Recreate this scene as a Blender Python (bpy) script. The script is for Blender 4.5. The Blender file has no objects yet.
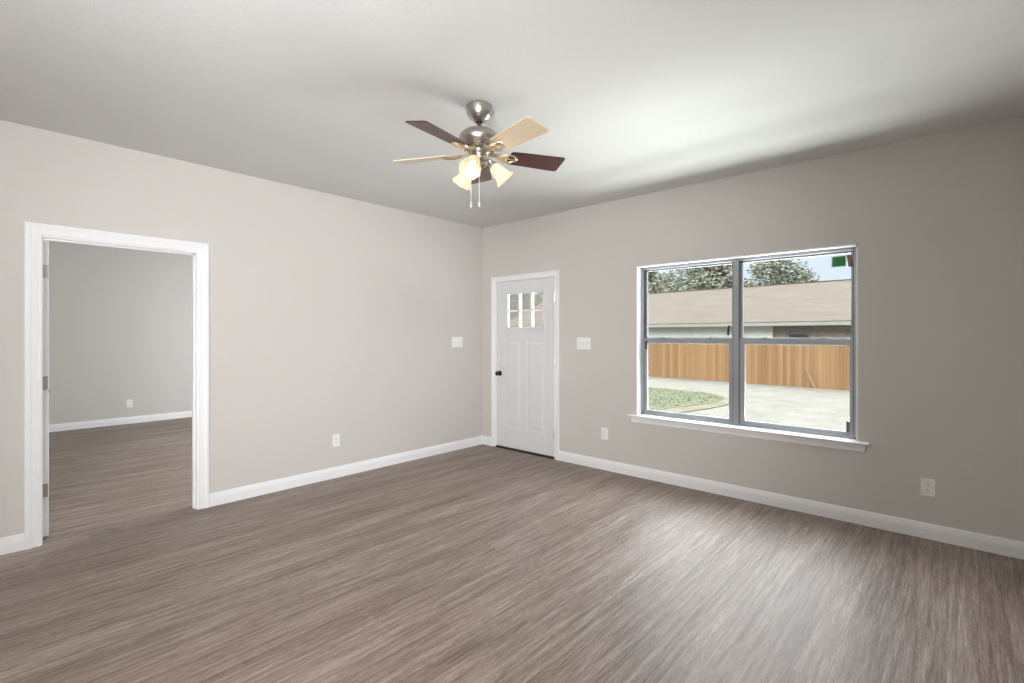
import bpy, bmesh, math, random
from mathutils import Vector, Matrix
random.seed(7)
S = bpy.context.scene
COL = S.collection
R_ = math.radians

# ------------------------------------------------------------------ camera
CAM_YAW = 42.16
cam_d = bpy.data.cameras.new('camera')
cam = bpy.data.objects.new('camera', cam_d); COL.objects.link(cam)
cam.location = (4.465, -4.372, 1.386)
cam.rotation_euler = (R_(90), 0, R_(CAM_YAW))
cam_d.sensor_width = 36; cam_d.lens = 490.8 / 1024 * 36
cam_d.shift_y = -6.8 / 1024
cam_d.clip_start = .05; cam_d.clip_end = 400
S.camera = cam

# ------------------------------------------------------------------ view + sky + lights
S.view_settings.view_transform = 'Standard'; S.view_settings.look = 'None'
S.view_settings.gamma = 1; S.view_settings.exposure = 0.12
S.view_settings.use_curve_mapping = False
S.cycles.use_denoising = True
S.cycles.max_bounces = 10; S.cycles.diffuse_bounces = 6; S.cycles.transparent_max_bounces = 16
S.cycles.caustics_reflective = False; S.cycles.caustics_refractive = False
S.cycles.sample_clamp_indirect = 8

W = bpy.data.worlds.new('sky'); S.world = W; W.use_nodes = True
nt = W.node_tree; nt.nodes.clear()
wo = nt.nodes.new('ShaderNodeOutputWorld'); bg = nt.nodes.new('ShaderNodeBackground')
tc = nt.nodes.new('ShaderNodeTexCoord'); sx = nt.nodes.new('ShaderNodeSeparateXYZ')
cr = nt.nodes.new('ShaderNodeValToRGB')
SKY_TOP = 12.0
nt.links.new(tc.outputs['Generated'], sx.inputs[0]); nt.links.new(sx.outputs['Z'], cr.inputs[0])
els = cr.color_ramp.elements
els[0].position = 0; els[0].color = (.80, .87, .97, 1)
els[1].position = 1; els[1].color = (SKY_TOP * .92, SKY_TOP * .97, SKY_TOP, 1)
for p, c in ((.2, (.72, .84, 1.0)), (.34, (3.0, 3.1, 3.25)), (.55, (SKY_TOP * .9, SKY_TOP * .95, SKY_TOP))):
    e = els.new(p); e.color = (*c, 1)
nt.links.new(cr.outputs[0], bg.inputs[0]); bg.inputs[1].default_value = 1
nt.links.new(bg.outputs[0], wo.inputs[0])


def aim(o, d):
    o.rotation_euler = Vector(d).to_track_quat('-Z', 'Y').to_euler()


def lamp(name, typ, loc, power, color=(1, 1, 1), d=None, size=None, size_y=None, radius=None, portal=False, angle=None):
    l = bpy.data.lights.new(name, typ); l.energy = power; l.color = color
    if typ == 'AREA':
        l.shape = 'RECTANGLE'; l.size = size; l.size_y = size_y or size
        if portal: l.cycles.is_portal = True
    if radius is not None: l.shadow_soft_size = radius
    if angle is not None: l.angle = angle
    o = bpy.data.objects.new(name, l); COL.objects.link(o); o.location = loc
    if d: aim(o, d)
    return o


lamp('sun', 'SUN', (0, -5, 20), 1.2, (1, .95, .87), d=(-.25, .62, -.9), angle=R_(6))
lamp('window_portal', 'AREA', (3.04, .16, 1.33), 1, d=(0, -1, 0), size=1.9, size_y=1.6, portal=True)
# two added area lamps standing in for light bounced up off the yard
lamp('yard_fill', 'AREA', (2.9, 1.15, -.6), 400, (.97, 1, 1), d=(0, -.35, .93), size=3.6, size_y=1.7)
lamp('driveway_fill', 'AREA', (2.9, 3.3, -.6), 800, (.97, 1, 1), d=(0, -.75, .66), size=5.0, size_y=2.2)
# added fill lamps behind the viewer and in the bedroom
lamp('ceiling_fill', 'AREA', (3.9, -5.0, 1.75), 72, (.98, .99, 1), d=(-.1, -.08, 1), size=.7, size_y=.7)  # added upward lamp that lifts the ceiling, no known source
fill_l = lamp('left_wall_fill', 'AREA', (4.80, -5.2, 1.4), 92, (.965, .985, 1), d=(-.74, .67, 0), size=1.4, size_y=2.0)  # added lamp aimed at the left wall, no opening exists here
fill_l.data.spread = R_(82)
lamp('bedroom_fill', 'AREA', (-1.6, -.06, 1.45), 215, (.92, .98, 1), d=(-.35, -1, 0), size=1.8, size_y=1.4)  # added lamp in place of an unbuilt bedroom window


# ------------------------------------------------------------------ material helpers
class NT:
    def __init__(s, name):
        s.m = bpy.data.materials.new(name); s.m.use_nodes = True
        s.t = s.m.node_tree; s.t.nodes.clear()
        s.out = s.n('ShaderNodeOutputMaterial')

    def n(s, typ, **kw):
        nd = s.t.nodes.new(typ)
        for k, v in kw.items():
            if hasattr(nd, k) and k not in nd.inputs: setattr(nd, k, v)
            else: s.set(nd, k, v)
        return nd

    def set(s, nd, k, v):
        if isinstance(v, bpy.types.NodeSocket): s.t.links.new(v, nd.inputs[k])
        else: nd.inputs[k].default_value = v

    def l(s, a, b): s.t.links.new(a, b)


def c4(c): return (*c, 1)


def srgb(r, g, b):
    f = lambda v: ((v / 255 + .055) / 1.055) ** 2.4 if v / 255 > .04045 else v / 255 / 12.92
    return (f(r), f(g), f(b))


def mat(name, col, rough=.5, metal=0, spec=.5, bump=None, vary=None, coat=0, scale=(1, 1, 1), aniso=0):
    """principled with optional noise bump (scale, strength, distance) and noise colour variation (scale, amount)"""
    k = NT(name)
    b = k.n('ShaderNodeBsdfPrincipled')
    k.set(b, 'Base Color', c4(col)); k.set(b, 'Roughness', rough); k.set(b, 'Metallic', metal)
    k.set(b, 'Specular IOR Level', spec); k.set(b, 'Coat Weight', coat); k.set(b, 'Coat Roughness', .12)
    tcn = k.n('ShaderNodeTexCoord'); mp = k.n('ShaderNodeMapping'); mp.inputs['Scale'].default_value = scale
    k.l(tcn.outputs['Object'], mp.inputs[0])
    if vary:
        nz = k.n('ShaderNodeTexNoise'); k.l(mp.outputs[0], nz.inputs['Vector'])
        nz.inputs['Scale'].default_value = vary[0]; nz.inputs['Detail'].default_value = 5
        mr = k.n('ShaderNodeMapRange'); mr.inputs['From Min'].default_value = .25; mr.inputs['From Max'].default_value = .75
        mr.inputs['To Min'].default_value = 1 - vary[1]; mr.inputs['To Max'].default_value = 1 + vary[1]
        k.l(nz.outputs[0], mr.inputs[0])
        mx = k.n('ShaderNodeVectorMath', operation='SCALE'); mx.inputs[0].default_value = col
        k.l(mr.outputs[0], mx.inputs['Scale']); k.l(mx.outputs[0], b.inputs['Base Color'])
    if bump:
        nz = k.n('ShaderNodeTexNoise'); k.l(mp.outputs[0], nz.inputs['Vector'])
        nz.inputs['Scale'].default_value = bump[0]; nz.inputs['Detail'].default_value = 3
        bp = k.n('ShaderNodeBump'); bp.inputs['Strength'].default_value = bump[1]; bp.inputs['Distance'].default_value = bump[2]
        k.l(nz.outputs[0], bp.inputs['Height']); k.l(bp.outputs[0], b.inputs['Normal'])
    k.l(b.outputs[0], k.out.inputs[0])
    return k.m


def emit_mat(name, col, strength):
    k = NT(name); e = k.n('ShaderNodeEmission'); e.inputs[0].default_value = c4(col); e.inputs[1].default_value = strength
    k.l(e.outputs[0], k.out.inputs[0]); return k.m


def pane_mat(name, tint=(.97, .985, .98), bump=0):
    k = NT(name)
    tr = k.n('ShaderNodeBsdfTransparent'); tr.inputs[0].default_value = c4(tint)
    gl = k.n('ShaderNodeBsdfGlossy'); gl.inputs['Roughness'].default_value = .01
    fr = k.n('ShaderNodeFresnel'); gm = k.n('ShaderNodeNewGeometry')
    io = k.n('ShaderNodeMapRange'); k.l(gm.outputs['Backfacing'], io.inputs[0]); io.inputs['To Min'].default_value = 1.45; io.inputs['To Max'].default_value = 1 / 1.45
    k.l(io.outputs[0], fr.inputs[0])
    mx = k.n('ShaderNodeMixShader'); k.l(fr.outputs[0], mx.inputs[0]); k.l(tr.outputs[0], mx.inputs[1]); k.l(gl.outputs[0], mx.inputs[2])
    k.l(mx.outputs[0], k.out.inputs[0]); return k.m


def obscure_glass(name):
    k = NT(name)
    rf = k.n('ShaderNodeBsdfGlass'); rf.inputs['Roughness'].default_value = .05; rf.inputs['IOR'].default_value = 1.15
    rf.inputs[0].default_value = (.97, .97, .96, 1)
    tcn = k.n('ShaderNodeTexCoord'); vo = k.n('ShaderNodeTexVoronoi'); k.l(tcn.outputs['Object'], vo.inputs['Vector']); vo.inputs['Scale'].default_value = 55
    bp = k.n('ShaderNodeBump'); bp.inputs['Strength'].default_value = .5; bp.inputs['Distance'].default_value = .004
    k.l(vo.outputs['Distance'], bp.inputs['Height']); k.l(bp.outputs[0], rf.inputs['Normal'])
    tr = k.n('ShaderNodeBsdfTransparent'); mx = k.n('ShaderNodeMixShader'); mx.inputs[0].default_value = .6
    k.l(rf.outputs[0], mx.inputs[1]); k.l(tr.outputs[0], mx.inputs[2])
    k.l(mx.outputs[0], k.out.inputs[0]); return k.m


def floor_mat():
    k = NT('grey_oak_plank')
    tcn = k.n('ShaderNodeTexCoord'); sp = k.n('ShaderNodeSeparateXYZ'); k.l(tcn.outputs['Object'], sp.inputs[0])
    cb = k.n('ShaderNodeCombineXYZ'); k.l(sp.outputs['Y'], cb.inputs['X']); k.l(sp.outputs['X'], cb.inputs['Y'])
    bk = k.n('ShaderNodeTexBrick'); k.l(cb.outputs[0], bk.inputs['Vector'])
    bk.offset = .37; bk.squash = 1
    for a, v in (('Scale', 1), ('Mortar Size', .0012), ('Mortar Smooth', .2), ('Bias', 0), ('Brick Width', 1.52), ('Row Height', .152)):
        bk.inputs[a].default_value = v
    bk.inputs['Color1'].default_value = (0, 0, 0, 1); bk.inputs['Color2'].default_value = (1, 1, 1, 1); bk.inputs['Mortar'].default_value = (.5, .5, .5, 1)
    # shift grain per plank
    mul = k.n('ShaderNodeMath', operation='MULTIPLY'); k.l(bk.outputs['Color'], mul.inputs[0]); mul.inputs[1].default_value = .22
    add = k.n('ShaderNodeMath', operation='ADD'); k.l(sp.outputs['Y'], add.inputs[0]); k.l(mul.outputs[0], add.inputs[1])

    def grain(sxx, syy, detail, rough=.6):
        a = k.n('ShaderNodeMath', operation='MULTIPLY'); k.l(sp.outputs['X'], a.inputs[0]); a.inputs[1].default_value = sxx
        b = k.n('ShaderNodeMath', operation='MULTIPLY'); k.l(add.outputs[0], b.inputs[0]); b.inputs[1].default_value = syy
        c = k.n('ShaderNodeCombineXYZ'); k.l(a.outputs[0], c.inputs[0]); k.l(b.outputs[0], c.inputs[1])
        n = k.n('ShaderNodeTexNoise'); k.l(c.outputs[0], n.inputs['Vector']); n.inputs['Scale'].default_value = 1
        n.inputs['Detail'].default_value = detail; n.inputs['Roughness'].default_value = rough
        return n.outputs[0]
    g1 = grain(46, 1.5, 6, .7)     # broad streaks
    g2 = grain(110, 5.5, 4, .7)     # fine grain
    g3 = grain(7, .55, 3, .5)       # plank-size tone drift
    g4 = grain(230, 26, 2, .6)     # pores
    m0 = k.n('ShaderNodeMath', operation='MULTIPLY_ADD'); k.l(g4, m0.inputs[0]); m0.inputs[1].default_value = .4; k.l(g1, m0.inputs[2])
    m1 = k.n('ShaderNodeMath', operation='MULTIPLY_ADD'); k.l(g2, m1.inputs[0]); m1.inputs[1].default_value = .75; k.l(m0.outputs[0], m1.inputs[2])
    m2 = k.n('ShaderNodeMath', operation='MULTIPLY_ADD'); k.l(g3, m2.inputs[0]); m2.inputs[1].default_value = .45; k.l(m1.outputs[0], m2.inputs[2])
    pl = k.n('ShaderNodeMath', operation='MULTIPLY_ADD'); k.l(bk.outputs['Color'], pl.inputs[0]); pl.inputs[1].default_value = .04; k.l(m2.outputs[0], pl.inputs[2])
    rp = k.n('ShaderNodeValToRGB'); k.l(pl.outputs[0], rp.inputs[0])
    nrm = k.n('ShaderNodeMapRange'); k.l(pl.outputs[0], nrm.inputs[0]); nrm.inputs['From Min'].default_value = .98; nrm.inputs['From Max'].default_value = 1.66
    k.l(nrm.outputs[0], rp.inputs[0])
    e = rp.color_ramp.elements
    e[0].position = 0; e[0].color = c4(FLOOR_C[0]); e[1].position = 1; e[1].color = c4(FLOOR_C[3])
    x = e.new(.36); x.color = c4(FLOOR_C[1]); x = e.new(.66); x.color = c4(FLOOR_C[2])
    # seams
    mm = k.n('ShaderNodeMix', data_type='RGBA'); k.l(bk.outputs['Fac'], mm.inputs[0]); k.l(rp.outputs[0], mm.inputs[6]); mm.inputs[7].default_value = c4(FLOOR_C[0])
    fm = k.n('ShaderNodeMath', operation='MULTIPLY'); k.l(bk.outputs['Fac'], fm.inputs[0]); fm.inputs[1].default_value = .1; k.l(fm.outputs[0], mm.inputs[0])
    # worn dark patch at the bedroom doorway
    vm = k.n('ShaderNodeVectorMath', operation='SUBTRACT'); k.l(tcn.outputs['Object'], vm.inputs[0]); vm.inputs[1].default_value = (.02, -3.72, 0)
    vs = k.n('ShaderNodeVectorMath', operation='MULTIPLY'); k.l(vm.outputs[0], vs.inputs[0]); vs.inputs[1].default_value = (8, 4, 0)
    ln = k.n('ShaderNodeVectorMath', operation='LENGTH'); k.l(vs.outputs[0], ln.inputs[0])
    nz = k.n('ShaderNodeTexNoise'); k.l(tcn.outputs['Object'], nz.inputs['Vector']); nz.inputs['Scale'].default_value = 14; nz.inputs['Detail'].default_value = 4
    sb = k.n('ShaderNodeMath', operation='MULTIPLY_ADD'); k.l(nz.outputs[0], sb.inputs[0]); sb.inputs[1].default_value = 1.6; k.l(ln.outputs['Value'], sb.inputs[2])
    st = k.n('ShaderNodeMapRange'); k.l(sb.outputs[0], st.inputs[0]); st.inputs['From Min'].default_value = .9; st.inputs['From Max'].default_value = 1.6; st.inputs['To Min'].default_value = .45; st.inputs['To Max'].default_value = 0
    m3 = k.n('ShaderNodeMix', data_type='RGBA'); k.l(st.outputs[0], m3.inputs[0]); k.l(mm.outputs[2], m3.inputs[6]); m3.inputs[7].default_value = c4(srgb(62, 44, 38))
    b = k.n('ShaderNodeBsdfPrincipled'); k.l(m3.outputs[2], b.inputs['Base Color'])
    b.inputs['Specular IOR Level'].default_value = .9
    rr = k.n('ShaderNodeMapRange'); k.l(g2, rr.inputs[0]); rr.inputs['To Min'].default_value = FLOOR_ROUGH - .06; rr.inputs['To Max'].default_value = FLOOR_ROUGH + .1; k.l(rr.outputs[0], b.inputs['Roughness'])
    bp = k.n('ShaderNodeBump'); bp.inputs['Strength'].default_value = .25; bp.inputs['Distance'].default_value = .001; k.l(pl.outputs[0], bp.inputs['Height']); k.l(bp.outputs[0], b.inputs['Normal'])
    k.l(b.outputs[0], k.out.inputs[0]); return k.m


def plank_mat(name, ca, cb_, across, width, seam=.012, streak=30, seamcol=.35):
    """vertical boards: colour by board along object axis `across`, streaks up z"""
    k = NT(name)
    tcn = k.n('ShaderNodeTexCoord'); sp = k.n('ShaderNodeSeparateXYZ'); k.l(tcn.outputs['Object'], sp.inputs[0])
    dv = k.n('ShaderNodeMath', operation='DIVIDE'); k.l(sp.outputs[across], dv.inputs[0]); dv.inputs[1].default_value = width
    fl = k.n('ShaderNodeMath', operation='FLOOR'); k.l(dv.outputs[0], fl.inputs[0])
    fc = k.n('ShaderNodeMath', operation='FRACT'); k.l(dv.outputs[0], fc.inputs[0])
    wn = k.n('ShaderNodeTexWhiteNoise', noise_dimensions='1D'); k.l(fl.outputs[0], wn.inputs['W'])
    mp = k.n('ShaderNodeMapping'); mp.inputs['Scale'].default_value = (streak, streak, 1.2); k.l(tcn.outputs['Object'], mp.inputs[0])
    nz = k.n('ShaderNodeTexNoise'); k.l(mp.outputs[0], nz.inputs['Vector']); nz.inputs['Scale'].default_value = 1; nz.inputs['Detail'].default_value = 3
    av = k.n('ShaderNodeMath', operation='MULTIPLY_ADD'); k.l(nz.outputs[0], av.inputs[0]); av.inputs[1].default_value = .5
    hv = k.n('ShaderNodeMath', operation='MULTIPLY'); k.l(wn.outputs[0], hv.inputs[0]); hv.inputs[1].default_value = .6; k.l(hv.outputs[0], av.inputs[2])
    mx = k.n('ShaderNodeMix', data_type='RGBA'); k.l(av.outputs[0], mx.inputs[0]); mx.inputs[6].default_value = c4(ca); mx.inputs[7].default_value = c4(cb_)
    b = k.n('ShaderNodeBsdfPrincipled'); k.l(mx.outputs[2], b.inputs['Base Color']); b.inputs['Roughness'].default_value = .85; b.inputs['Specular IOR Level'].default_value = .15
    k.l(b.outputs[0], k.out.inputs[0]); return k.m


def shingle_mat(name, ca, cb_):
    k = NT(name)
    tcn = k.n('ShaderNodeTexCoord'); mp = k.n('ShaderNodeMapping'); mp.inputs['Scale'].default_value = (.45, 3.2, 1); k.l(tcn.outputs['Object'], mp.inputs[0])
    nz = k.n('ShaderNodeTexNoise'); k.l(mp.outputs[0], nz.inputs['Vector']); nz.inputs['Scale'].default_value = 1; nz.inputs['Detail'].default_value = 4; nz.inputs['Roughness'].default_value = .65
    mr = k.n('ShaderNodeMapRange'); k.l(nz.outputs[0], mr.inputs[0]); mr.inputs['From Min'].default_value = .3; mr.inputs['From Max'].default_value = .7
    mx = k.n('ShaderNodeMix', data_type='RGBA'); k.l(mr.outputs[0], mx.inputs[0]); mx.inputs[6].default_value = c4(ca); mx.inputs[7].default_value = c4(cb_)
    b = k.n('ShaderNodeBsdfPrincipled'); k.l(mx.outputs[2], b.inputs['Base Color']); b.inputs['Roughness'].default_value = .95; b.inputs['Specular IOR Level'].default_value = .1
    k.l(b.outputs[0], k.out.inputs[0]); return k.m


def wood_mat(name, dark, light, rough, coat):
    k = NT(name)
    tcn = k.n('ShaderNodeTexCoord'); mp = k.n('ShaderNodeMapping'); mp.inputs['Scale'].default_value = (5, 70, 70); k.l(tcn.outputs['Object'], mp.inputs[0])
    nz = k.n('ShaderNodeTexNoise'); k.l(mp.outputs[0], nz.inputs['Vector']); nz.inputs['Scale'].default_value = 1; nz.inputs['Detail'].default_value = 5
    mx = k.n('ShaderNodeMix', data_type='RGBA'); k.l(nz.outputs[0], mx.inputs[0]); mx.inputs[6].default_value = c4(dark); mx.inputs[7].default_value = c4(light)
    b = k.n('ShaderNodeBsdfPrincipled'); k.l(mx.outputs[2], b.inputs['Base Color']); b.inputs['Roughness'].default_value = rough
    b.inputs['Coat Weight'].default_value = coat; b.inputs['Coat Roughness'].default_value = .18
    k.l(b.outputs[0], k.out.inputs[0]); return k.m


def shade_mat():
    k = NT('frosted_alabaster_glass')
    tcn = k.n('ShaderNodeTexCoord'); nz = k.n('ShaderNodeTexNoise'); k.l(tcn.outputs['Object'], nz.inputs['Vector']); nz.inputs['Scale'].default_value = 22; nz.inputs['Detail'].default_value = 4
    mx = k.n('ShaderNodeMix', data_type='RGBA'); k.l(nz.outputs[0], mx.inputs[0]); mx.inputs[6].default_value = (1, .84, .62, 1); mx.inputs[7].default_value = (1, .93, .80, 1)
    t = k.n('ShaderNodeBsdfTranslucent'); k.l(mx.outputs[2], t.inputs[0])
    d = k.n('ShaderNodeBsdfPrincipled'); k.l(mx.outputs[2], d.inputs['Base Color']); d.inputs['Roughness'].default_value = .2
    m = k.n('ShaderNodeMixShader'); m.inputs[0].default_value = .5; k.l(t.outputs[0], m.inputs[1]); k.l(d.outputs[0], m.inputs[2])
    k.l(m.outputs[0], k.out.inputs[0]); return k.m


FLOOR_C = [srgb(62, 45, 38), srgb(116, 98, 88), srgb(150, 133, 123), srgb(190, 177, 168)]
FLOOR_ROUGH = .49
M = dict(
    wall=mat('greige_paint', srgb(207, 203, 198), .75, spec=.25, bump=(90, .12, .004)),
    ceil=mat('textured_ceiling_paint', srgb(214, 214, 212), .9, spec=.1, bump=(120, .35, .005), vary=(130, .03)),
    trim=mat('white_trim_paint', srgb(241, 241, 243), .38, spec=.45),
    door=mat('white_door_paint', srgb(222, 222, 224), .42, spec=.4),
    floor=floor_mat(),
    alu=mat('mill_aluminium', srgb(164, 167, 172), .42, metal=.55, spec=.5),
    dark=mat('black_gasket', srgb(40, 42, 44), .6),
    plastic=mat('white_plastic', srgb(240, 240, 238), .35),
    slot=mat('dark_slot', srgb(60, 58, 56), .6),
    nickel=mat('brushed_nickel', srgb(186, 181, 174), .3, metal=1, bump=(60, .08, .001), scale=(1, 1, 12)),
    bright=mat('bright_nickel', srgb(244, 243, 240), .35, metal=.6),
    darknickel=mat('dark_nickel', srgb(92, 86, 80), .25, metal=1),
    bronze=mat('bronze_threshold', srgb(62, 50, 42), .5, metal=.4),
    wood=wood_mat('rosewood_blade', srgb(46, 14, 10), srgb(86, 32, 22), .4, .25),
    paleblade=wood_mat('pale_blade', srgb(206, 184, 154), srgb(230, 212, 186), .3, .6),
    iron=mat('nickel_bracket', srgb(214, 196, 170), .3, metal=.85),
    shade=shade_mat(),
    bulb=emit_mat('lit_bulb', (1, .9, .72), 2.0),
    chain=mat('pull_chain_metal', srgb(225, 222, 214), .35, metal=.5),
    fob=mat('pull_fob', srgb(196, 192, 184), .4),
    pane=pane_mat('window_glass'),
    lite=obscure_glass('patterned_door_glass'),
    green=mat('green_label', srgb(24, 120, 62), .6, vary=(30, .15)),
    paper=mat('white_label_border', srgb(245, 248, 246), .6),
    brown=mat('brown_tape', srgb(112, 92, 66), .6),
    gravel=mat('pale_gravel', (.086, .080, .068), .95, spec=.1, vary=(2.2, .2), bump=(9, .6, .04)),
    soil=mat('dry_soil', (.075, .068, .048), .95, spec=.1, vary=(2.0, .25)),
    grass=mat('lawn_green', (.060, .064, .038), .9, spec=.1, vary=(1.2, .15)),
    fence=plank_mat('cedar_pickets', (.112, .058, .024), (.205, .122, .06), 'X', .14),
    siding=plank_mat('grey_siding', (.40, .41, .37), (.45, .46, .42), 'X', .2, streak=6),
    brick=mat('brown_brick', (.20, .17, .14), .9, spec=.1, vary=(5, .3)),
    fascia=mat('cream_fascia', (.15, .146, .128), .7, vary=(2, .08)),
    shingle=shingle_mat('tan_shingles', (.078, .063, .050), (.054, .045, .037)),
    winframe=mat('white_window_frame', (.12, .12, .115), .6),
    darkglass=mat('dark_house_glass', (.03, .035, .04), .15),
    leaf1=mat('leaf_grey_green', (.135, .142, .108), .8, spec=.1, vary=(1.5, .4)),
    leaf2=mat('leaf_olive', (.142, .142, .10), .8, spec=.1, vary=(1.5, .4)),
    bark=mat('bark', (.04, .033, .026), .9, bump=(12, .5, .03)),
    lumber=mat('raw_pine', (.17, .11, .06), .8, vary=(6, .15)),
)


# ------------------------------------------------------------------ mesh helpers
class MB:
    def __init__(s): s.b = bmesh.new()

    def box(s, x0, x1, y0, y1, z0, z1, T=None):
        vs = [s.b.verts.new(Vector(p) if T is None else T @ Vector(p)) for p in
              ((x0, y0, z0), (x1, y0, z0), (x1, y1, z0), (x0, y1, z0), (x0, y0, z1), (x1, y0, z1), (x1, y1, z1), (x0, y1, z1))]
        for f in ((0, 3, 2, 1), (4, 5, 6, 7), (0, 1, 5, 4), (1, 2, 6, 5), (2, 3, 7, 6), (3, 0, 4, 7)): s.b.faces.new([vs[i] for i in f])
        return s

    def lathe(s, prof, n=32, T=None, wave=None):
        """prof = [(r, z)...] revolved about z; closed at r=0"""
        rings = []
        for i, (r, z) in enumerate(prof):
            if r < 1e-6:
                p = Vector((0, 0, z)); rings.append([s.b.verts.new(T @ p if T else p)])
            else:
                ring = []
                for k in range(n):
                    a = 2 * math.pi * k / n
                    rr = r + (wave(i, a) if wave else 0)
                    p = Vector((rr * math.cos(a), rr * math.sin(a), z)); ring.append(s.b.verts.new(T @ p if T else p))
                rings.append(ring)
        for a, b in zip(rings, rings[1:]):
            for k in range(n):
                j = (k + 1) % n
                if len(a) == 1 and len(b) == 1: continue
                if len(a) == 1: s.b.faces.new((a[0], b[k], b[j]))
                elif len(b) == 1: s.b.faces.new((a[k], a[j], b[0]))
                else: s.b.faces.new((a[k], a[j], b[j], b[k]))
        return s

    def tube(s, pts, r, n=8):
        pts = [Vector(p) for p in pts]; rings = []
        for i, p in enumerate(pts):
            d = (pts[min(i + 1, len(pts) - 1)] - pts[max(i - 1, 0)]).normalized()
            q = d.to_track_quat('Z', 'Y'); rr = r[i] if isinstance(r, (list, tuple)) else r
            rings.append([s.b.verts.new(p + q @ Vector((rr * math.cos(2 * math.pi * k / n), rr * math.sin(2 * math.pi * k / n), 0))) for k in range(n)])
        for a, b in zip(rings, rings[1:]):
            for k in range(n): s.b.faces.new((a[k], a[(k + 1) % n], b[(k + 1) % n], b[k]))
        s.b.faces.new(rings[0][::-1]); s.b.faces.new(rings[-1]); return s

    def sweep(s, prof, frames):
        """prof points (u,v) placed in each frame (origin, U, V)"""
        rings = [[s.b.verts.new(o + U * u + V * v) for u, v in prof] for o, U, V in frames]
        n = len(prof)
        for a, b in zip(rings, rings[1:]):
            for k in range(n): s.b.faces.new((a[k], a[(k + 1) % n], b[(k + 1) % n], b[k]))
        s.b.faces.new(rings[0][::-1]); s.b.faces.new(rings[-1]); return s

    def prism(s, outline, z0, z1, T=None):
        a = [s.b.verts.new((T @ Vector((x, y, z0))) if T else (x, y, z0)) for x, y in outline]
        b = [s.b.verts.new((T @ Vector((x, y, z1))) if T else (x, y, z1)) for x, y in outline]
        n = len(a); s.b.faces.new(a[::-1]); s.b.faces.new(b)
        for k in range(n): s.b.faces.new((a[k], a[(k + 1) % n], b[(k + 1) % n], b[k]))
        return s

    def build(s, name, m, parent=None, smooth=False, bevel=0, loc=None):
        bmesh.ops.recalc_face_normals(s.b, faces=s.b.faces)
        me = bpy.data.meshes.new(name); s.b.to_mesh(me); s.b.free()
        o = bpy.data.objects.new(name, me); COL.objects.link(o)
        me.materials.append(m)
        if smooth:
            me.polygons.foreach_set('use_smooth', [True] * len(me.polygons))
            me.set_sharp_from_angle(angle=R_(40))
        if bevel:
            md = o.modifiers.new('bevel', 'BEVEL'); md.width = bevel; md.segments = 2; md.limit_method = 'ANGLE'
        if parent: o.parent = parent
        if loc: o.location = loc
        return o


def tag(o, label, cat=None, group=None, kind=None):
    o['label'] = label
    if cat: o['category'] = cat
    if group: o['group'] = group
    if kind: o['kind'] = kind
    return o


def empty(name, loc, rz=0, label=None, cat=None, group=None, kind=None):
    o = bpy.data.objects.new(name, None); COL.objects.link(o); o.location = loc; o.rotation_euler = (0, 0, rz); o.empty_display_size = .1
    if label: tag(o, label, cat, group, kind)
    return o


def st(o, label, cat): return tag(o, label, cat, kind='structure')


def copy_thing(src, loc, rz, label):
    """a thing with copies of its parts and their sub-parts"""
    r = src.copy(); COL.objects.link(r); r.location = loc; r.rotation_euler = (0, 0, rz); r['label'] = label
    for ch in [o for o in COL.objects if o.parent == src]:
        c = ch.copy(); COL.objects.link(c); c.parent = r
        for g in [o for o in COL.objects if o.parent == ch]:
            d = g.copy(); COL.objects.link(d); d.parent = c
    return r


# ------------------------------------------------------------------ room shell
H = 2.74; RX = 4.87; BY = -6.6; FX = -5.1; WT = .12     # ceiling, right wall, back wall, far bedroom wall, left wall thickness
D2a, D2b, D2h = -4.052, -3.166, 2.03                    # bedroom door jamb faces and head
FWT = .14                                               # window-wall thickness
D1a, D1b, D1h = .238, 1.147, 2.034                      # entry door jamb faces
WX0, WX1, WZ0, WZ1 = 2.148, 3.93, .585, 2.055           # window opening
J = .018

st(MB().box(FX - .1, RX + .1, BY - .1, FWT, -.12, 0).build('floor', M['floor']), 'grey brown wood plank floor running toward the window wall', 'floor')
st(MB().box(FX - .3, RX + .3, BY - .3, FWT + .35, H, H + .2).build('ceiling', M['ceil']), 'white textured ceiling over the empty room', 'ceiling')
w = MB()
w.box(-WT, 0, BY, D2a - J, 0, H).box(-WT, 0, D2b + J, 0, 0, H).box(-WT, 0, D2a - J, D2b + J, D2h + J, H)
st(w.build('wall_left', M['wall']), 'greige wall with the open bedroom doorway', 'wall')
w = MB(); a, b = D1a - J, D1b + J
w.box(-WT, a, 0, FWT, 0, H).box(a, b, 0, FWT, D1h + J, H).box(b, WX0, 0, FWT, 0, H)
w.box(WX0, WX1, 0, FWT, -.12, WZ0).box(WX0, WX1, 0, FWT, WZ1, H).box(WX1, RX + .1, 0, FWT, 0, H)
w.box(FX - .1, -WT, 0, FWT, 0, H)
st(w.build('wall_front', M['wall']), 'greige wall with the entry door and double window', 'wall')
st(MB().box(RX, RX + .1, BY - .1, 0, 0, H).build('wall_right', M['wall']), 'greige wall just beyond the picture edge', 'wall')
st(MB().box(FX, RX, BY - .1, BY, 0, H).build('wall_back', M['wall']), 'greige wall behind the viewer', 'wall')
st(MB().box(FX - .1, FX, BY - .1, 0, 0, H).build('wall_bedroom', M['wall']), 'plain pale wall seen through the open bedroom doorway', 'wall')
# foundation skirt below the window wall
st(MB().box(FX - .1, RX + .1, .0, FWT, -.75, -.12).build('foundation_wall', M['fascia']), 'concrete foundation under the window wall', 'wall')

BASE = [(0, 0), (.015, 0), (.015, .068), (.0125, .072), (.0125, .080), (.0095, .086), (.0085, .094), (.004, .1), (.003, .106), (0, .106)]


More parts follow.
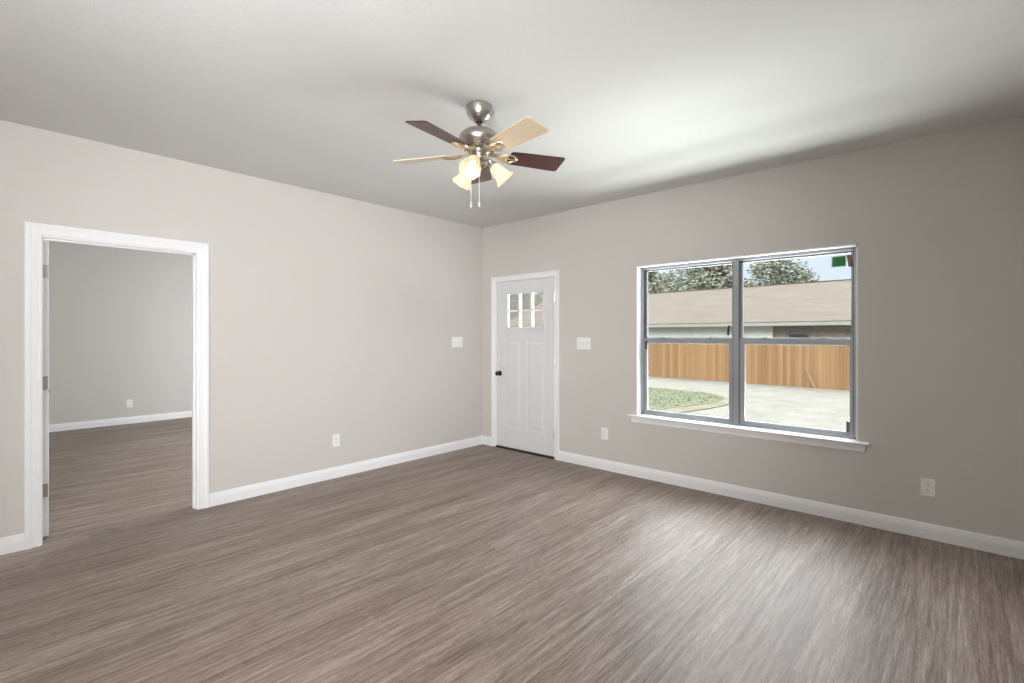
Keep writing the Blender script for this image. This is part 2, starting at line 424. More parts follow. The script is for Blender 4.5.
def baseboard(name, p0, p1, nrm, label):
    nrm = Vector(nrm); up = Vector((0, 0, 1))
    o = MB().sweep(BASE, [(Vector(p0), nrm, up), (Vector(p1), nrm, up)]).build(name, M['trim'])
    return st(o, label, 'baseboard')


baseboard('baseboard_left', (0, -3.086, 0), (0, 0, 0), (1, 0, 0), 'white baseboard along the wall between the doorway and the corner')
baseboard('baseboard_left_near', (0, BY, 0), (0, -4.134, 0), (1, 0, 0), 'short white baseboard beside the near doorway casing')
baseboard('baseboard_corner', (0, 0, 0), (.17, 0, 0), (0, -1, 0), 'tiny white baseboard between corner and entry door')
baseboard('baseboard_front', (1.209, 0, 0), (RX, 0, 0), (0, -1, 0), 'long white baseboard under the double window')
baseboard('baseboard_right', (RX, BY, 0), (RX, 0, 0), (-1, 0, 0), 'white baseboard of the wall beyond the picture edge')
baseboard('baseboard_bedroom', (FX, BY, 0), (FX, 0, 0), (1, 0, 0), 'white baseboard of the far bedroom wall')
baseboard('baseboard_bedroom_front', (FX, 0, 0), (-WT, 0, 0), (0, -1, 0), 'white baseboard on the bedroom facade wall')


def casing(name, inner, outw, t, plane, label):
    """three-sided mitred casing; inner = (a0, a1, h); plane maps (a, out, z) to world"""
    a0, a1, h = inner
    prof = [(0, 0), (0, .5), (.08, .62), (.14, .62), (.18, .5), (.55, .72), (.72, 1), (.95, 1), (1, .86), (1, 0)]
    m = MB()

    def fr(a, z, du, dz):
        o = plane(a, 0, z); U = (plane(a + du, 0, z + dz) - o) * outw; V = (plane(a, 1, z) - o) * t
        return (o, U, V)
    m.sweep(prof, [fr(a0, 0, -1, 0), fr(a0, h, -1, 1), fr(a1, h, 1, 1), fr(a1, 0, 1, 0)])
    return st(m.build(name, M['trim']), label, 'door trim')


PL = lambda a, o, z: Vector((o, a, z))           # on the left wall, out = +x
PF = lambda a, o, z: Vector((a, -o, z))          # on the window wall, out = -y
casing('trim_1', (D2a - .006, D2b + .008, D2h + .008), .078, .019, PL, 'wide white casing around the open bedroom doorway')
casing('trim_2', (D1a - .004, D1b + .004, D1h + .005), .060, .018, PF, 'white casing around the closed entry door')
casing('trim_3', (D2a - .006, D2b + .008, D2h + .008), .078, .019, lambda a, o, z: Vector((-WT - o, a, z)), 'white casing on the bedroom side of the doorway')

# jambs (each lining is part of its door)
# ------------------------------------------------------------------ bedroom door (open into the bedroom)
d2 = empty('door_2', (-WT, D2a, 0), 0)
st(d2, 'white bedroom door standing open beyond the doorway casing', 'door')
jm = MB().box(0, WT, -J, 0, 0, D2h).box(0, WT, D2b - D2a, D2b - D2a + J, 0, D2h).box(0, WT, -J, D2b - D2a + J, D2h, D2h + J)
jm.box(.045, .08, D2b - D2a - .011, D2b - D2a, 0, D2h).box(.045, .08, 0, D2b - D2a, D2h - .011, D2h).box(.045, .08, 0, .004, 0, D2h)
jm.build('door_jamb', M['trim'], d2)
sl = MB(); DW = .864
sl.box(-DW, -.118, .010, .037, .016, 2.026)
sl.box(-.118, -.002, .006, .041, .016, 2.026)
for x0, x1, z0, z1 in ((-DW, -DW + .115, .016, 2.026), (-.49, -.37, .22, .86), (-.49, -.37, 1.0, 1.56), (-.49, -.37, 1.66, 1.9),
                       (-DW + .115, -.118, .016, .22), (-DW + .115, -.118, 1.9, 2.026), (-DW + .115, -.118, .86, 1.0), (-DW + .115, -.118, 1.56, 1.66)):
    sl.box(x0, x1, .006, .010, z0, z1).box(x0, x1, .037, .041, z0, z1)
sl.build('door_slab', M['door'], d2)
for z in (1.815, 1.057, .329):
    hg = MB().box(-.0025, .0005, .0065, .036, z - .045, z + .045).tube([(.004, .0035, z - .047), (.004, .0035, z + .047)], .0045, 10)
    hg.build('hinge', M['nickel'], d2, bevel=.001)
kn = MB()
for sgn, y0 in ((1, .041), (-1, .006)):
    T = Matrix.Translation((-DW + .07, y0, .935)) @ Matrix.Rotation(R_(-90 * sgn), 4, 'X')
    kn.lathe([(0, 0), (.032, 0), (.032, .006), (.024, .011), (.012, .014), (.012, .03), (.022, .036), (.027, .048), (.025, .06), (.014, .066), (0, .067)], 24, T)
kn.build('door_knob', M['darknickel'], d2, smooth=True)

# ------------------------------------------------------------------ entry door (closed)
d1 = empty('door_1', (D1a, 0, 0)); st(d1, 'white craftsman entry door with six small panes', 'door')
w1 = D1b - D1a
jm = MB().box(-J, 0, .0, FWT, 0, D1h).box(w1, w1 + J, .0, FWT, 0, D1h).box(-J, w1 + J, .0, FWT, D1h, D1h + J)
jm.box(0, .012, .052, .085, 0, D1h).box(w1 - .012, w1, .052, .085, 0, D1h).box(0, w1, .052, .085, D1h - .012, D1h)
jm.build('door_jamb', M['trim'], d1)
X0, X1 = .004, w1 - .004; Z0, Z1 = .022, D1h - .004
LX0, LX1, LZ0, LZ1 = .186, .748, 1.465, 1.885
sl = MB()
for y0, y1, g in ((.006, .014, 0), (.014, .046, 0)):
    if y0 < .01:
        # proud stiles, rails and the middle stile; the two tall panels stay recessed
        sl.box(X0, .152, y0, y1, Z0, Z1).box(.765, X1, y0, y1, Z0, Z1).box(.152, .765, y0, y1, Z0, .265)
        sl.box(.152, .765, y0, y1, 1.325, LZ0).box(.152, LX0, y0, y1, LZ0, LZ1).box(LX1, .765, y0, y1, LZ0, LZ1).box(.152, .765, y0, y1, LZ1, Z1)
        sl.box(.415, .495, y0, y1, .265, 1.325)
    else:
        sl.box(X0, LX0, y0, y1, Z0, Z1).box(LX1, X1, y0, y1, Z0, Z1).box(LX0, LX1, y0, y1, Z0, LZ0).box(LX0, LX1, y0, y1, LZ1, Z1)
for x0, x1 in ((.152, .415), (.495, .765)):
    # raised field of each panel
    m_ = [(x0 + .03, .295), (x1 - .03, .295), (x1 - .03, 1.295), (x0 + .03, 1.295)]
    a = [sl.b.verts.new((x, .014, z)) for x, z in m_]
    i_ = [(x0 + .05, .315), (x1 - .05, .315), (x1 - .05, 1.275), (x0 + .05, 1.275)]
    b = [sl.b.verts.new((x, .008, z)) for x, z in i_]
    sl.b.faces.new(b)
    for q in range(4): sl.b.faces.new((a[q], a[(q + 1) % 4], b[(q + 1) % 4], b[q]))
sl.build('door_slab', M['door'], d1, bevel=.0025)
fr = MB(); fw = .022; fo = .020
fr.box(LX0 - fo, LX0 + fw - .01, -.004, .012, LZ0 - fo, LZ1 + fo).box(LX1 - fw + .01, LX1 + fo, -.004, .012, LZ0 - fo, LZ1 + fo)
fr.box(LX0, LX1, -.004, .012, LZ0 - fo, LZ0 + .012).box(LX0, LX1, -.004, .012, LZ1 - .012, LZ1 + fo)
fr.build('lite_frame', M['door'], d1, bevel=.003)
mu = MB(); cw = (LX1 - LX0) / 3
for k in (1, 2): mu.box(LX0 + cw * k - .009, LX0 + cw * k + .009, .0, .05, LZ0, LZ1)
mu.box(LX0, LX1, .001, .05, (LZ0 + LZ1) / 2 - .008, (LZ0 + LZ1) / 2 + .008)
mu.build('muntin_grid', M['door'], d1, bevel=.003)
g = MB().box(LX0, LX1, .022, .028, LZ0, LZ1).build('door_pane', M['lite'], d1)
T = Matrix.Translation((.064, .006, .912)) @ Matrix.Rotation(R_(90), 4, 'X')
MB().lathe([(0, 0), (.033, 0), (.033, .005), (.026, .011), (.013, .014), (.013, .03), (.021, .035), (.028, .047), (.026, .06), (.015, .066), (0, .067)], 28, T).build('door_knob', M['darknickel'], d1, smooth=True)
T = Matrix.Translation((.070, .006, 1.058)) @ Matrix.Rotation(R_(90), 4, 'X')
db = MB().lathe([(0, 0), (.031, 0), (.031, .008), (.026, .015), (.01, .016), (0, .016)], 28, T).build('deadbolt', M['bright'], d1, smooth=True)
tg = MB().box(.046, .094, -.026, -.008, 1.051, 1.065).build('thumb_turn', M['bright'], db, bevel=.004)
for z in (1.80, 1.06, .27):
    MB().tube([(w1 - .002, -.004, z - .05), (w1 - .002, -.004, z + .05)], .006, 10).box(w1 - .010, w1 - .0015, -.0015, .006, z - .05, z + .05).build('hinge', M['nickel'], d1)
MB().box(0, w1, -.012, .12, 0, .014).build('threshold', M['bronze'], d1, bevel=.003)
MB().box(X0, X1, .012, .04, .012, .024).build('door_sweep', M['dark'], d1)

# ------------------------------------------------------------------ window
w0 = empty('window_1', (0, 0, 0)); st(w0, 'double single hung aluminium window looking onto the yard', 'window')
ln = MB().box(WX0, WX0 + .012, -.003, .075, WZ0 + .018, WZ1).box(WX1 - .012, WX1, -.003, .075, WZ0 + .018, WZ1).box(WX0, WX1, -.003, .075, WZ1 - .012, WZ1)
ln.build('jamb_liner', M['trim'], w0)
FY0, FY1 = .075, .14; XM = 3.052
ZB, ZT = WZ0 + .018, WZ1 - .012
for x0, x1 in ((WX0 + .012, XM), (XM, WX1 - .012)):
    f = MB(); t = .024
    f.box(x0, x0 + t, FY0, FY1, ZB, ZT).box(x1 - t, x1, FY0, FY1, ZB, ZT).box(x0, x1, FY0, FY1, ZT - .022, ZT).box(x0, x1, FY0, FY1, ZB, ZB + .02)
    # upper glazing stops and fixed meeting rail
    f.box(x0 + t, x0 + t + .02, .11, .134, 1.33, ZT - .022).box(x1 - t - .02, x1 - t, .11, .134, 1.33, ZT - .022)
    f.box(x0 + t, x1 - t, .11, .134, ZT - .036, ZT - .022).box(x0 + t, x1 - t, .108, .134, 1.32, 1.362)
    fo_ = f.build('window_frame', M['alu'], w0, bevel=.0015)
    MB().box(x0 + t + .015, x1 - t - .015, .119, .123, 1.36, ZT - .03).build('upper_pane', M['pane'], w0)
    s_ = MB(); a0, a1 = x0 + t + .003, x1 - t - .003
    ls, rs = (.032, .034) if x0 < 3 else (.042, .024)
    s_.box(a0, a0 + ls, .082, .104, ZB + .021, 1.354).box(a1 - rs, a1, .082, .104, ZB + .021, 1.354)
    s_.box(a0 + ls, a1 - rs, .082, .104, ZB + .021, ZB + .048).box(a0 + ls, a1 - rs, .08, .106, 1.302, 1.354).box(a0 + .06, a1 - .06, .074, .08, 1.308, 1.316)
    sa = s_.build('lower_sash', M['alu'], w0, bevel=.0015)
    MB().box(a0 + .028, a1 - .028, .091, .095, ZB + .045, 1.325).build('lower_pane', M['pane'], sa)
    for q in (.24, .76):
        xc = a0 + (a1 - a0) * q
        MB().box(xc - .03, xc + .03, .078, .1, 1.354, 1.361).box(xc - .008, xc + .022, .07, .09, 1.360, 1.367).build('sash_latch', M['alu'], sa, bevel=.002)
    gk = MB().box(x0 + t - .001, x0 + t + .004, .0755, .1, ZB + .02, ZT - .022).box(x1 - t - .004, x1 - t + .001, .0755, .1, ZB + .02, ZT - .022)
    gk.build('sash_track', M['dark'], w0)
MB().box(XM - .022, XM + .016, .066, .076, ZB, ZT).build('mullion_cover', M['alu'], w0, bevel=.002)
# installation spacers left at the pane corners
blk = [('upper', 3.868, 1.945, .085, .105, .014, .045, -8), ('lower', 3.858, .69, .074, .082, .011, .04, 0), ('upper2', 2.984, 1.425, .085, .105, .008, .042, 4), ('lower2', 2.212, 1.285, .073, .082, .009, .04, 0)]
for nme, xc, zc, y0, y1, hw, hh, rot in blk:
    T = Matrix.Translation((xc, 0, zc)) @ Matrix.Rotation(R_(rot), 4, 'Y')
    MB().box(-hw, hw, y0, y1, -hh, hh, T).build('shipping_spacer', M['brown' if nme in ('upper', 'lower') else 'dark'], w0, bevel=.002)
T = Matrix.Translation((WX1 - .006, -.003, 1.745)) @ Matrix.Rotation(R_(90), 4, 'X')
MB().lathe([(0, 0), (.011, 0), (.011, .004), (.007, .007), (0, .008)], 16, T).build('screw_cap', M['plastic'], w0, smooth=True)
# stool and apron
sp_ = [(0, 0), (.108, 0), (.116, .004), (.119, .0095), (.116, .015), (.108, .019), (0, .019)]
X = Vector((0, -1, 0)); Zv = Vector((0, 0, 1))
so = MB().sweep(sp_, [(Vector((WX0 + .0, .073, WZ0)), X, Zv), (Vector((WX1, .073, WZ0)), X, Zv)])
so.sweep([(u - .073, v) if u > .05 else (0.0, v) for u, v in sp_], [(Vector((2.074, 0, WZ0)), X, Zv), (Vector((WX0, 0, WZ0)), X, Zv)])
so.sweep([(u - .073, v) if u > .05 else (0.0, v) for u, v in sp_], [(Vector((WX1, 0, WZ0)), X, Zv), (Vector((3.998, 0, WZ0)), X, Zv)])
st(so.build('trim_4', M['trim'], smooth=False), 'white window stool projecting under the double window', 'window sill')
ap = [(0, 0), (.008, 0), (.012, .006), (.012, .03), (.018, .038), (.018, .05), (.024, .056), (0, .056)]
st(MB().sweep(ap, [(Vector((2.10, 0, WZ0 - .056)), X, Zv), (Vector((3.972, 0, WZ0 - .056)), X, Zv)]).build('trim_5', M['trim']), 'white apron moulding below the window stool', 'window trim')

stk = MB().box(0, .1, 0, .0012, 0, .09).build('sticker', M['paper'], loc=(3.744, .1165, 1.905))
tag(stk, 'small green sticker with white border on the upper window pane', 'sticker')
MB().box(.008, .093, -.0008, .0002, .008, .082).build('printed_panel', M['green'], stk)

# ------------------------------------------------------------------ outlets and switches (built facing -y at origin)


def duplex(name, label):
    r = empty(name, (0, 0, 0)); tag(r, label, 'outlet', 'duplex outlets near the floor')
    MB().box(-.038, .038, -.006, 0, -.060, .060).build('cover_plate', M['plastic'], r, bevel=.003)
    for z in (-.0195, .0195):
        out = [(.017 * math.cos(a) * 1.0, .0145 * math.sin(a)) for a in [2 * math.pi * k / 20 for k in range(20)]]
        T = Matrix.Translation((0, -.006, z)) @ Matrix.Rotation(R_(90), 4, 'X')
        rc = MB().prism(out, -.001, .0025, T).build('receptacle', M['plastic'], r)
        sl_ = MB()
        for x in (-.0065, .0065): sl_.box(x - .0012, x + .0012, -.0092, -.008, z - .001, z + .008)
        sl_.box(-.0025, .0025, -.0092, -.008, z - .010, z - .005)
        sl_.build('contact_slot', M['slot'], rc)
    T = Matrix.Translation((0, -.006, 0)) @ Matrix.Rotation(R_(90), 4, 'X')
    MB().lathe([(0, 0), (.0035, 0), (.003, .0015), (0, .002)], 12, T).build('screw', M['bright'], r)
    return r


o1 = duplex('wall_outlet', 'white duplex outlet between the entry door and the window')
o1.location = (1.79, -.0, .37)
copy_thing(o1, (4.322, 0, .349), 0, 'white duplex outlet low on the wall past the window')
copy_thing(o1, (0, -1.987, .36), R_(90), 'white duplex outlet low between bedroom doorway and room corner')
copy_thing(o1, (FX, -2.70, .315), R_(90), 'white duplex outlet on the far wall seen through the bedroom doorway')


def toggle_switch(name, label):
    r = empty(name, (0, 0, 0)); tag(r, label, 'light switch', 'triple toggle switch plates')
    MB().box(-.086, .086, -.006, 0, -.063, .063).build('cover_plate', M['plastic'], r, bevel=.003)
    for k in (-1, 0, 1):
        T = Matrix.Translation((k * .046, -.006, 0)) @ Matrix.Rotation(R_(22), 4, 'X')
        MB().box(-.005, .005, -.014, .002, -.008, .008, T).build('toggle', M['plastic'], r, bevel=.002)
        sr = MB()
        for z in (-.03, .03):
            sr.lathe([(0, 0), (.0035, 0), (.003, .0015), (0, .002)], 10, Matrix.Translation((k * .046, -.006, z)) @ Matrix.Rotation(R_(90), 4, 'X'))
        sr.box(k * .046 - .006, k * .046 + .006, -.0066, -.005, -.013, .013)
        sr.build('screw', M['fob'], r)
    return r


s1 = toggle_switch('switch_plate', 'white three gang switch plate beside the entry door casing')
s1.location = (1.535, 0, 1.293)
copy_thing(s1, (0, -.428, 1.298), R_(90), 'white three gang switch plate on the doorway wall near the corner')

# ------------------------------------------------------------------ ceiling fan
fan = empty('ceiling_fan', (2.368, -2.345, H), R_(CAM_YAW), 'brushed nickel ceiling fan with five rosewood blades and three lit glass shades', 'ceiling fan')
Zf = lambda z: z - H
MB().lathe([(0, 0), (.074, 0), (.079, -.006), (.078, -.03), (.072, -.052), (.058, -.074), (.036, -.088), (.02, -.092), (0, -.092)], 40).build('canopy', M['nickel'], fan, smooth=True)
MB().lathe([(0, -.085), (.021, -.085), (.021, -.098), (.012, -.10), (.012, -.14), (.024, -.143), (.026, -.155), (0, -.155)], 24).build('downrod', M['darknickel'], fan, smooth=True)
MB().lathe([(0, -.135), (.03, -.138), (.066, -.145), (.10, -.159), (.117, -.178), (.122, -.196), (.120, -.210), (.108, -.230), (.096, -.242), (.090, -.246), (.086, -.258), (.072, -.268), (0, -.269)], 48).build('motor_housing', M['nickel'], fan, smooth=True)
vt = MB()
for k in range(30):
    T = Matrix.Rotation(2 * math.pi * k / 30, 4, 'Z')
    vt.box(.078, .0905, -.0032, .0032, -.2575, -.2455, T)
vt.build('vent_slot', M['dark'], fan)
MB().lathe([(0, -.264), (.06, -.264), (.066, -.272), (.064, -.280), (.052, -.290), (.05, -.30), (.056, -.308), (.054, -.322), (.038, -.334), (0, -.336)], 40).build('switch_housing', M['nickel'], fan, smooth=True)
BZ = Zf(2.455)


def blade_outline():
    pts = []
    r0, r1, wr, wt = .185, .535, .064, .078
    def corner(cx, cy, rad, a0, a1, n=5): return [(cx + rad * math.cos(R_(a0 + (a1 - a0) * k / n)), cy + rad * math.sin(R_(a0 + (a1 - a0) * k / n))) for k in range(n + 1)]
    pts += corner(r1 - .018, wt - .018, .018, 90, 0)[::-1][::-1]
    pts += corner(r1 - .018, -wt + .018, .018, 0, -90)
    pts += corner(r0 + .02, -wr + .02, .02, -90, -180)
    pts += corner(r0 + .02, wr - .02, .02, 180, 90)
    return pts


def iron_mesh():
    m = MB()
    # ornate bracket: neck, a leaf-shaped ring and two scrolled arms below the blade
    m.box(.062, .135, -.016, .016, .004, .010)
    m.box(.06, .085, -.022, .022, .006, .022)
    for sgn in (-1, 1):
        pts = [(.12, .006 * sgn, -.002), (.145, .030 * sgn, -.004), (.175, .040 * sgn, -.005), (.205, .034 * sgn, -.005), (.228, .014 * sgn, -.005), (.235, 0, -.005)]
        m.tube(pts, [.007, .008, .007, .006, .006, .006], 8)
        pts = [(.135, .010 * sgn, -.004), (.16, .018 * sgn, -.006), (.178, .010 * sgn, -.006), (.17, .001 * sgn, -.006)]
        m.tube(pts, [.005, .005, .0045, .003], 8)
        m.lathe([(0, -.009), (.007, -.008), (.007, -.003), (0, -.003)], 10, Matrix.Translation((.195, .032 * sgn, 0)))
    m.tube([(.125, 0, -.002), (.18, 0, -.006), (.235, 0, -.005)], .005, 8)
    return m


b0 = MB().prism(blade_outline(), 0, .006).build('blade', M['wood'], fan, bevel=.0015)
i0 = iron_mesh().build('blade_iron', M['iron'], b0, smooth=True)
BL = []
for k in range(5):
    if k == 0: b = b0
    else:
        b = b0.copy(); COL.objects.link(b); b.parent = fan
        i = i0.copy(); COL.objects.link(i); i.parent = b
    if k in (1, 3):  # these two blades get a paler colour than the other three
        b.data = b0.data.copy(); b.data.materials[0] = M['paleblade']; b['label'] = 'pale blade face'
    b.matrix_local = Matrix.Translation((0, 0, BZ)) @ Matrix.Rotation(R_(92.5 + 72 * k), 4, 'Z') @ Matrix.Rotation(R_(-13), 4, 'X')
# light kit: three arms with tulip glass shades
SP = [(.022, 0), (.030, .006), (.038, .022), (.041, .045), (.043, .070), (.050, .092), (.062, .110), (.0645, .116)]
wv = lambda i, a: (max(0, i - 4) / 3) ** 1.5 * .0028 * math.cos(8 * a)
for k in range(3):
    az = R_(15 + 120 * k); T = Matrix.Rotation(az, 4, 'Z')
    d = Vector((math.cos(R_(-46)), 0, math.sin(R_(-46))))
    neck = Vector((.082, 0, Zf(2.398)))
    arm = MB().tube([T @ Vector((.045, 0, Zf(2.425))), T @ Vector((.068, 0, Zf(2.422))), T @ (neck - d * .012)], .010, 12)
    q = d.to_track_quat('Z', 'Y').to_matrix().to_4x4()
    TT = T @ Matrix.Translation(neck) @ q
    arm.lathe([(0, -.018), (.018, -.016), (.025, -.006), (.025, .010), (.022, .012), (0, .012)], 24, TT)
    ar = arm.build('lamp_arm', M['nickel'], fan, smooth=True)
    sh = MB().lathe(SP, 48, TT, wave=wv).build('glass_shade', M['shade'], ar, smooth=True)
    md = sh.modifiers.new('solid', 'SOLIDIFY'); md.thickness = .003; md.offset = 1
    MB().lathe([(0, .012), (.012, .014), (.013, .03), (.020, .048), (.023, .062), (.019, .077), (.009, .085), (0, .087)], 20, TT).build('bulb', M['bulb'], ar, smooth=True)
    p = fan.matrix_basis @ (TT @ Vector((0, 0, .098)))
    lamp('fan_bulb_light', 'POINT', p, .11, (1, .80, .52), radius=.012)
for lx, fy, zb in ((-.046, -.040, 2.165), (0.004, -.058, 2.165)):
    ch = MB().tube([(lx, fy, Zf(2.42)), (lx, fy, Zf(zb))], .0016, 6).build('pull_chain', M['chain'], fan)
    MB().lathe([(0, 0), (.003, -.002), (.0075, -.018), (.008, -.03), (.005, -.038), (0, -.039)], 14, Matrix.Translation((lx, fy, Zf(zb)))).build('chain_fob', M['fob'], ch, smooth=True)

# ------------------------------------------------------------------ outside: the yard
GZ = -.70
st(MB().box(-90, 60, FWT, 110, GZ - .3, GZ).build('ground', M['gravel']), 'pale gravel yard and driveway outside the window', 'ground')
lawn_pts = [(-12.0, 14.4), (-6.5, 13.6), (-4.8, 13.39), (-2.29, 13.14), (-1.57, 12.6), (-1.05, 11.9), (-.95, 10.9), (-1.1, 9.9), (-1.5, 8.9), (-1.6, 7.85), (-4.5, 7.0), (-12, 6.2)]
so_pts = [(-12.2, 14.5), (-4.8, 13.5), (-2.25, 13.25), (-1.4, 12.75), (-.75, 11.8), (-.55, 10.6), (-.7, 9.4), (-.9, 8.6), (-1.25, 7.6), (-4.5, 6.7), (-12.2, 5.9)]
st(MB().prism(so_pts, GZ - .02, GZ + .025).build('soil_bed', M['soil']), 'bare dry soil edging the lawn', 'ground')


def inside(p, poly):
    x, y = p; c = False
    for i in range(len(poly)):
        (x1, y1), (x2, y2) = poly[i], poly[i - 1]
        if (y1 > y) != (y2 > y) and x < (x2 - x1) * (y - y1) / (y2 - y1) + x1: c = not c
    return c


lw = MB().prism(lawn_pts, GZ, GZ + .035)
n = 0
while n < 16000:
    p = (random.uniform(-12, -.9), random.uniform(6.2, 14.5))
    if not inside(p, lawn_pts): continue
    n += 1; a = random.uniform(0, 6.28); h_ = random.uniform(.02, .05); wd = .012
    v = [lw.b.verts.new((p[0] + wd * math.cos(a), p[1] + wd * math.sin(a), GZ + .03)), lw.b.verts.new((p[0] - wd * math.cos(a), p[1] - wd * math.sin(a), GZ + .03)),
         lw.b.verts.new((p[0] + random.uniform(-.04, .04), p[1] + random.uniform(-.04, .04), GZ + .03 + h_))]
    lw.b.faces.new(v)
tag(lw.build('lawn', M['grass']), 'patch of short green lawn beside the driveway', 'lawn', kind='stuff')

EXT = R_(-5.2)
fe = empty('privacy_fence', (1.577, 17.72, GZ), EXT, 'tall cedar picket fence between the yard and the house behind', 'fence')
pk = MB(); x = -34.0
while x < 12:
    h_ = 1.83 + random.uniform(-.012, .012); y = random.uniform(-.004, .004)
    pk.prism([(x + .003, 0), (x + .137, 0), (x + .137, h_ - .03), (x + .11, h_), (x + .03, h_), (x + .003, h_ - .03)], y, y + .018, Matrix.Rotation(R_(90), 4, 'X'))
    x += .14
pk.build('picket_panel', M['fence'], fe)
for z in (.35, 1.0, 1.6): MB().box(-34, 12, .0, .04, z - .045, z + .045).build('rail', M['fence'], fe)
xx = -33.9
while xx < 12:
    MB().box(xx - .045, xx + .045, .04, .13, 0, 1.75).build('fence_post', M['fence'], fe); xx += 2.44

nh = empty('neighbor_house', (1.577, 17.72, GZ), EXT, 'low house with tan shingle roof and cream fascia beyond the fence', 'house')
EZ, RZ = 2.03 - GZ, 4.55 - GZ; YE, YR = 6.7, 12.2; HX0, HX1 = -27.0, 9.0
slope = math.atan2(RZ - EZ, YR - YE); L = math.hypot(RZ - EZ, YR - YE)
rf = MB().box(HX0 - .4, HX1 + .4, 0, L, 0, .06).build('roof_slope', M['shingle'], nh, loc=(0, YE, EZ)); rf.rotation_euler = (slope, 0, 0)
rb = MB().box(HX0 - .4, HX1 + .4, -L, 0, 0, .06).build('roof_slope', M['shingle'], nh, loc=(0, 2 * YR - YE, EZ)); rb.rotation_euler = (-slope, 0, 0)
MB().box(HX0 - .4, HX1 + .4, YR - .12, YR + .12, RZ + .03, RZ + .085).build('ridge_cap', M['shingle'], nh)
MB().box(HX0 - .4, HX1 + .4, YE - .02, YE + .02, EZ - .17, EZ + .02).build('fascia', M['fascia'], nh, bevel=.004)
MB().box(HX0 - .4, HX1 + .4, YE + .02, 7.32, EZ - .16, EZ - .13).build('soffit', M['siding'], nh)
MB().box(HX0, -5.35, 7.3, 7.5, 0, EZ - .13).build('siding_wall', M['siding'], nh)
MB().box(-5.35, HX1, 7.45, 7.65, 0, EZ - .13).build('brick_wall', M['brick'], nh)
MB().box(HX0, HX1, 17.0, 17.2, 0, EZ - .1).build('rear_wall', M['siding'], nh)
for xs in (HX0, HX1 - .2):
    g = MB(); a = [(7.5, 0), (17.1, 0), (17.1, EZ - .1), (YR, RZ - .1), (7.5, EZ - .1)]
    g.prism(a, 0, .2, Matrix.Translation((xs, 0, 0)) @ Matrix(((0, 0, 1, 0), (1, 0, 0, 0), (0, 1, 0, 0), (0, 0, 0, 1)))).build('gable_wall', M['siding'], nh)
for xs, wd in ((-4.6, 1.0), (1.2, 1.4)):
    f = MB().box(xs, xs + wd, 7.40, 7.47, 1.0, 2.17).box(xs - .05, xs + wd + .05, 7.38, 7.47, 2.13, 2.2).build('house_window', M['winframe'], nh)
    MB().box(xs + .06, xs + wd - .06, 7.39, 7.41, 1.06, 2.11).build('house_pane', M['darkglass'], f)

# scrap boards at the fence foot
for (x, y, rz, ln_, lab) in ((.62, 17.15, 12, .75, 'short raw pine board lying flat on the gravel by the fence'), (.22, 17.55, 76, .9, 'raw pine board leaning low against the fence foot')):
    o = MB().box(-ln_ / 2, ln_ / 2, -.045, .045, 0, .035).build('scrap_board', M['lumber'], bevel=.003)
    if rz < 40: o.location = (x, y, GZ); o.rotation_euler = (0, 0, R_(rz - 18))
    else:
        o.location = (x, 17.66, GZ + .40); o.rotation_euler = (R_(0), R_(68), R_(-5))
    tag(o, lab, 'board')


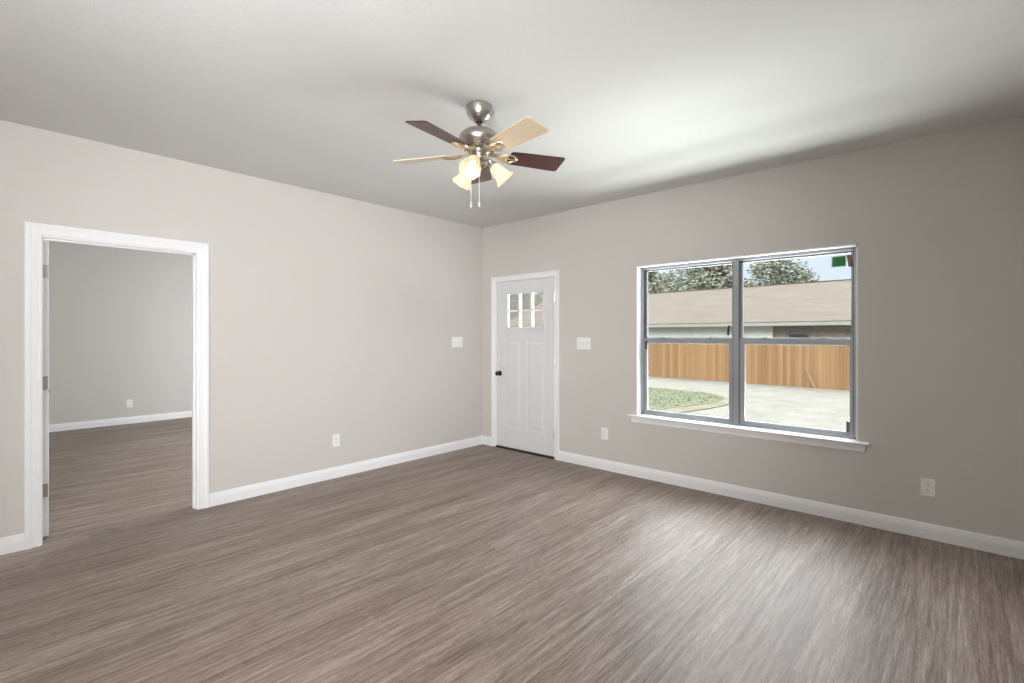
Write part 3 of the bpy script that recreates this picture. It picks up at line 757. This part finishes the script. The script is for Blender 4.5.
def tree(loc, r, hgt, leaf, label, seed, nleaf=15000, trunk_h=None):
    rnd = random.Random(seed)
    t = empty('tree', loc, 0, label, 'tree', 'trees behind the neighbouring roof')
    th = trunk_h or hgt * .35
    tb = MB().tube([(0, 0, -.05), (.06, .02, th * .5), (-.05, .05, th), (.02, 0, hgt * .7)], [.28, .22, .17, .06], 10)
    cl = []
    for k in range(44):
        a = rnd.uniform(0, 6.28); u = rnd.uniform(.1, 1); zz = rnd.uniform(0, 1)
        rad = r * (math.sin(math.pi * (.15 + .8 * zz))) * math.sqrt(u)
        cl.append((Vector((rad * math.cos(a) * .85, rad * math.sin(a) * .85, th * .8 + (hgt - th * .8) * zz * .93)), r * rnd.uniform(.26, .42)))
    for c, cr_ in cl[:12]:
        tb.tube([(0, 0, th * .9), ((c.x) * .4, c.y * .4, th + (c.z - th) * .55), tuple(c)], [.1, .06, .02], 6)
    tb.build('trunk', M['bark'], t, smooth=True)
    cb = MB()
    for k in range(nleaf):
        c, cr_ = cl[rnd.randrange(len(cl))]
        v = Vector((rnd.gauss(0, 1), rnd.gauss(0, 1), rnd.gauss(0, 1))).normalized() * cr_ * rnd.uniform(.55, 1.05)
        p = c + v * Vector((1, 1, .8)).length / 1.62
        q = Vector((rnd.gauss(0, 1), rnd.gauss(0, 1), rnd.gauss(0, 1))).normalized().to_track_quat('Z', 'Y')
        sz = rnd.uniform(.10, .24)
        vs = [cb.b.verts.new(p + q @ Vector(w_)) for w_ in ((-sz, 0, 0), (0, -sz * .5, 0), (sz, 0, .02), (0, sz * .5, .03))]
        cb.b.faces.new(vs)
    cb.build('crown', leaf, t)
    return t


def ext(u, v): return (1.577 + u * math.cos(EXT) - v * math.sin(EXT), 17.72 + u * math.sin(EXT) + v * math.cos(EXT), GZ)


TR = [(-13.4, 30, 4.0, 9.6, 'leaf1', 'broad grey green tree whose crown ends at the open sky'),
      (-17.4, 27, 3.3, 10.6, 'leaf2', 'olive green tree behind the roof just past the window mullion'),
      (-21.5, 30, 4.0, 11.5, 'leaf1', 'tall grey green tree behind the roof beside the mullion'),
      (-26.4, 27, 3.5, 11.0, 'leaf2', 'olive tree above the roof in the first window unit'),
      (-30.5, 29, 4.2, 11.8, 'leaf1', 'grey green tree filling the corner of the first window unit'),
      (-35.5, 24, 4.0, 10.0, 'leaf2', 'olive tree off the far end of the roof'),
      (-40.5, 20, 4.0, 9.0, 'leaf1', 'grey green tree seen through the door panes, farther one'),
      (-35.0, 9, 3.4, 7.0, 'leaf2', 'olive tree seen through the door panes, nearer one')]
for k, (u, v, r, hg, lf, lab) in enumerate(TR):
    v2 = 23 if k % 2 else 37
    f_ = (v2 + 21.74) / (v + 21.74)
    u, v, r = 4.88 + (u - 4.88) * f_, v2, r * f_; hg = 2.09 + (hg - 2.09) * f_
    tree(ext(u, v), r, hg, M[lf], lab, 11 + k)
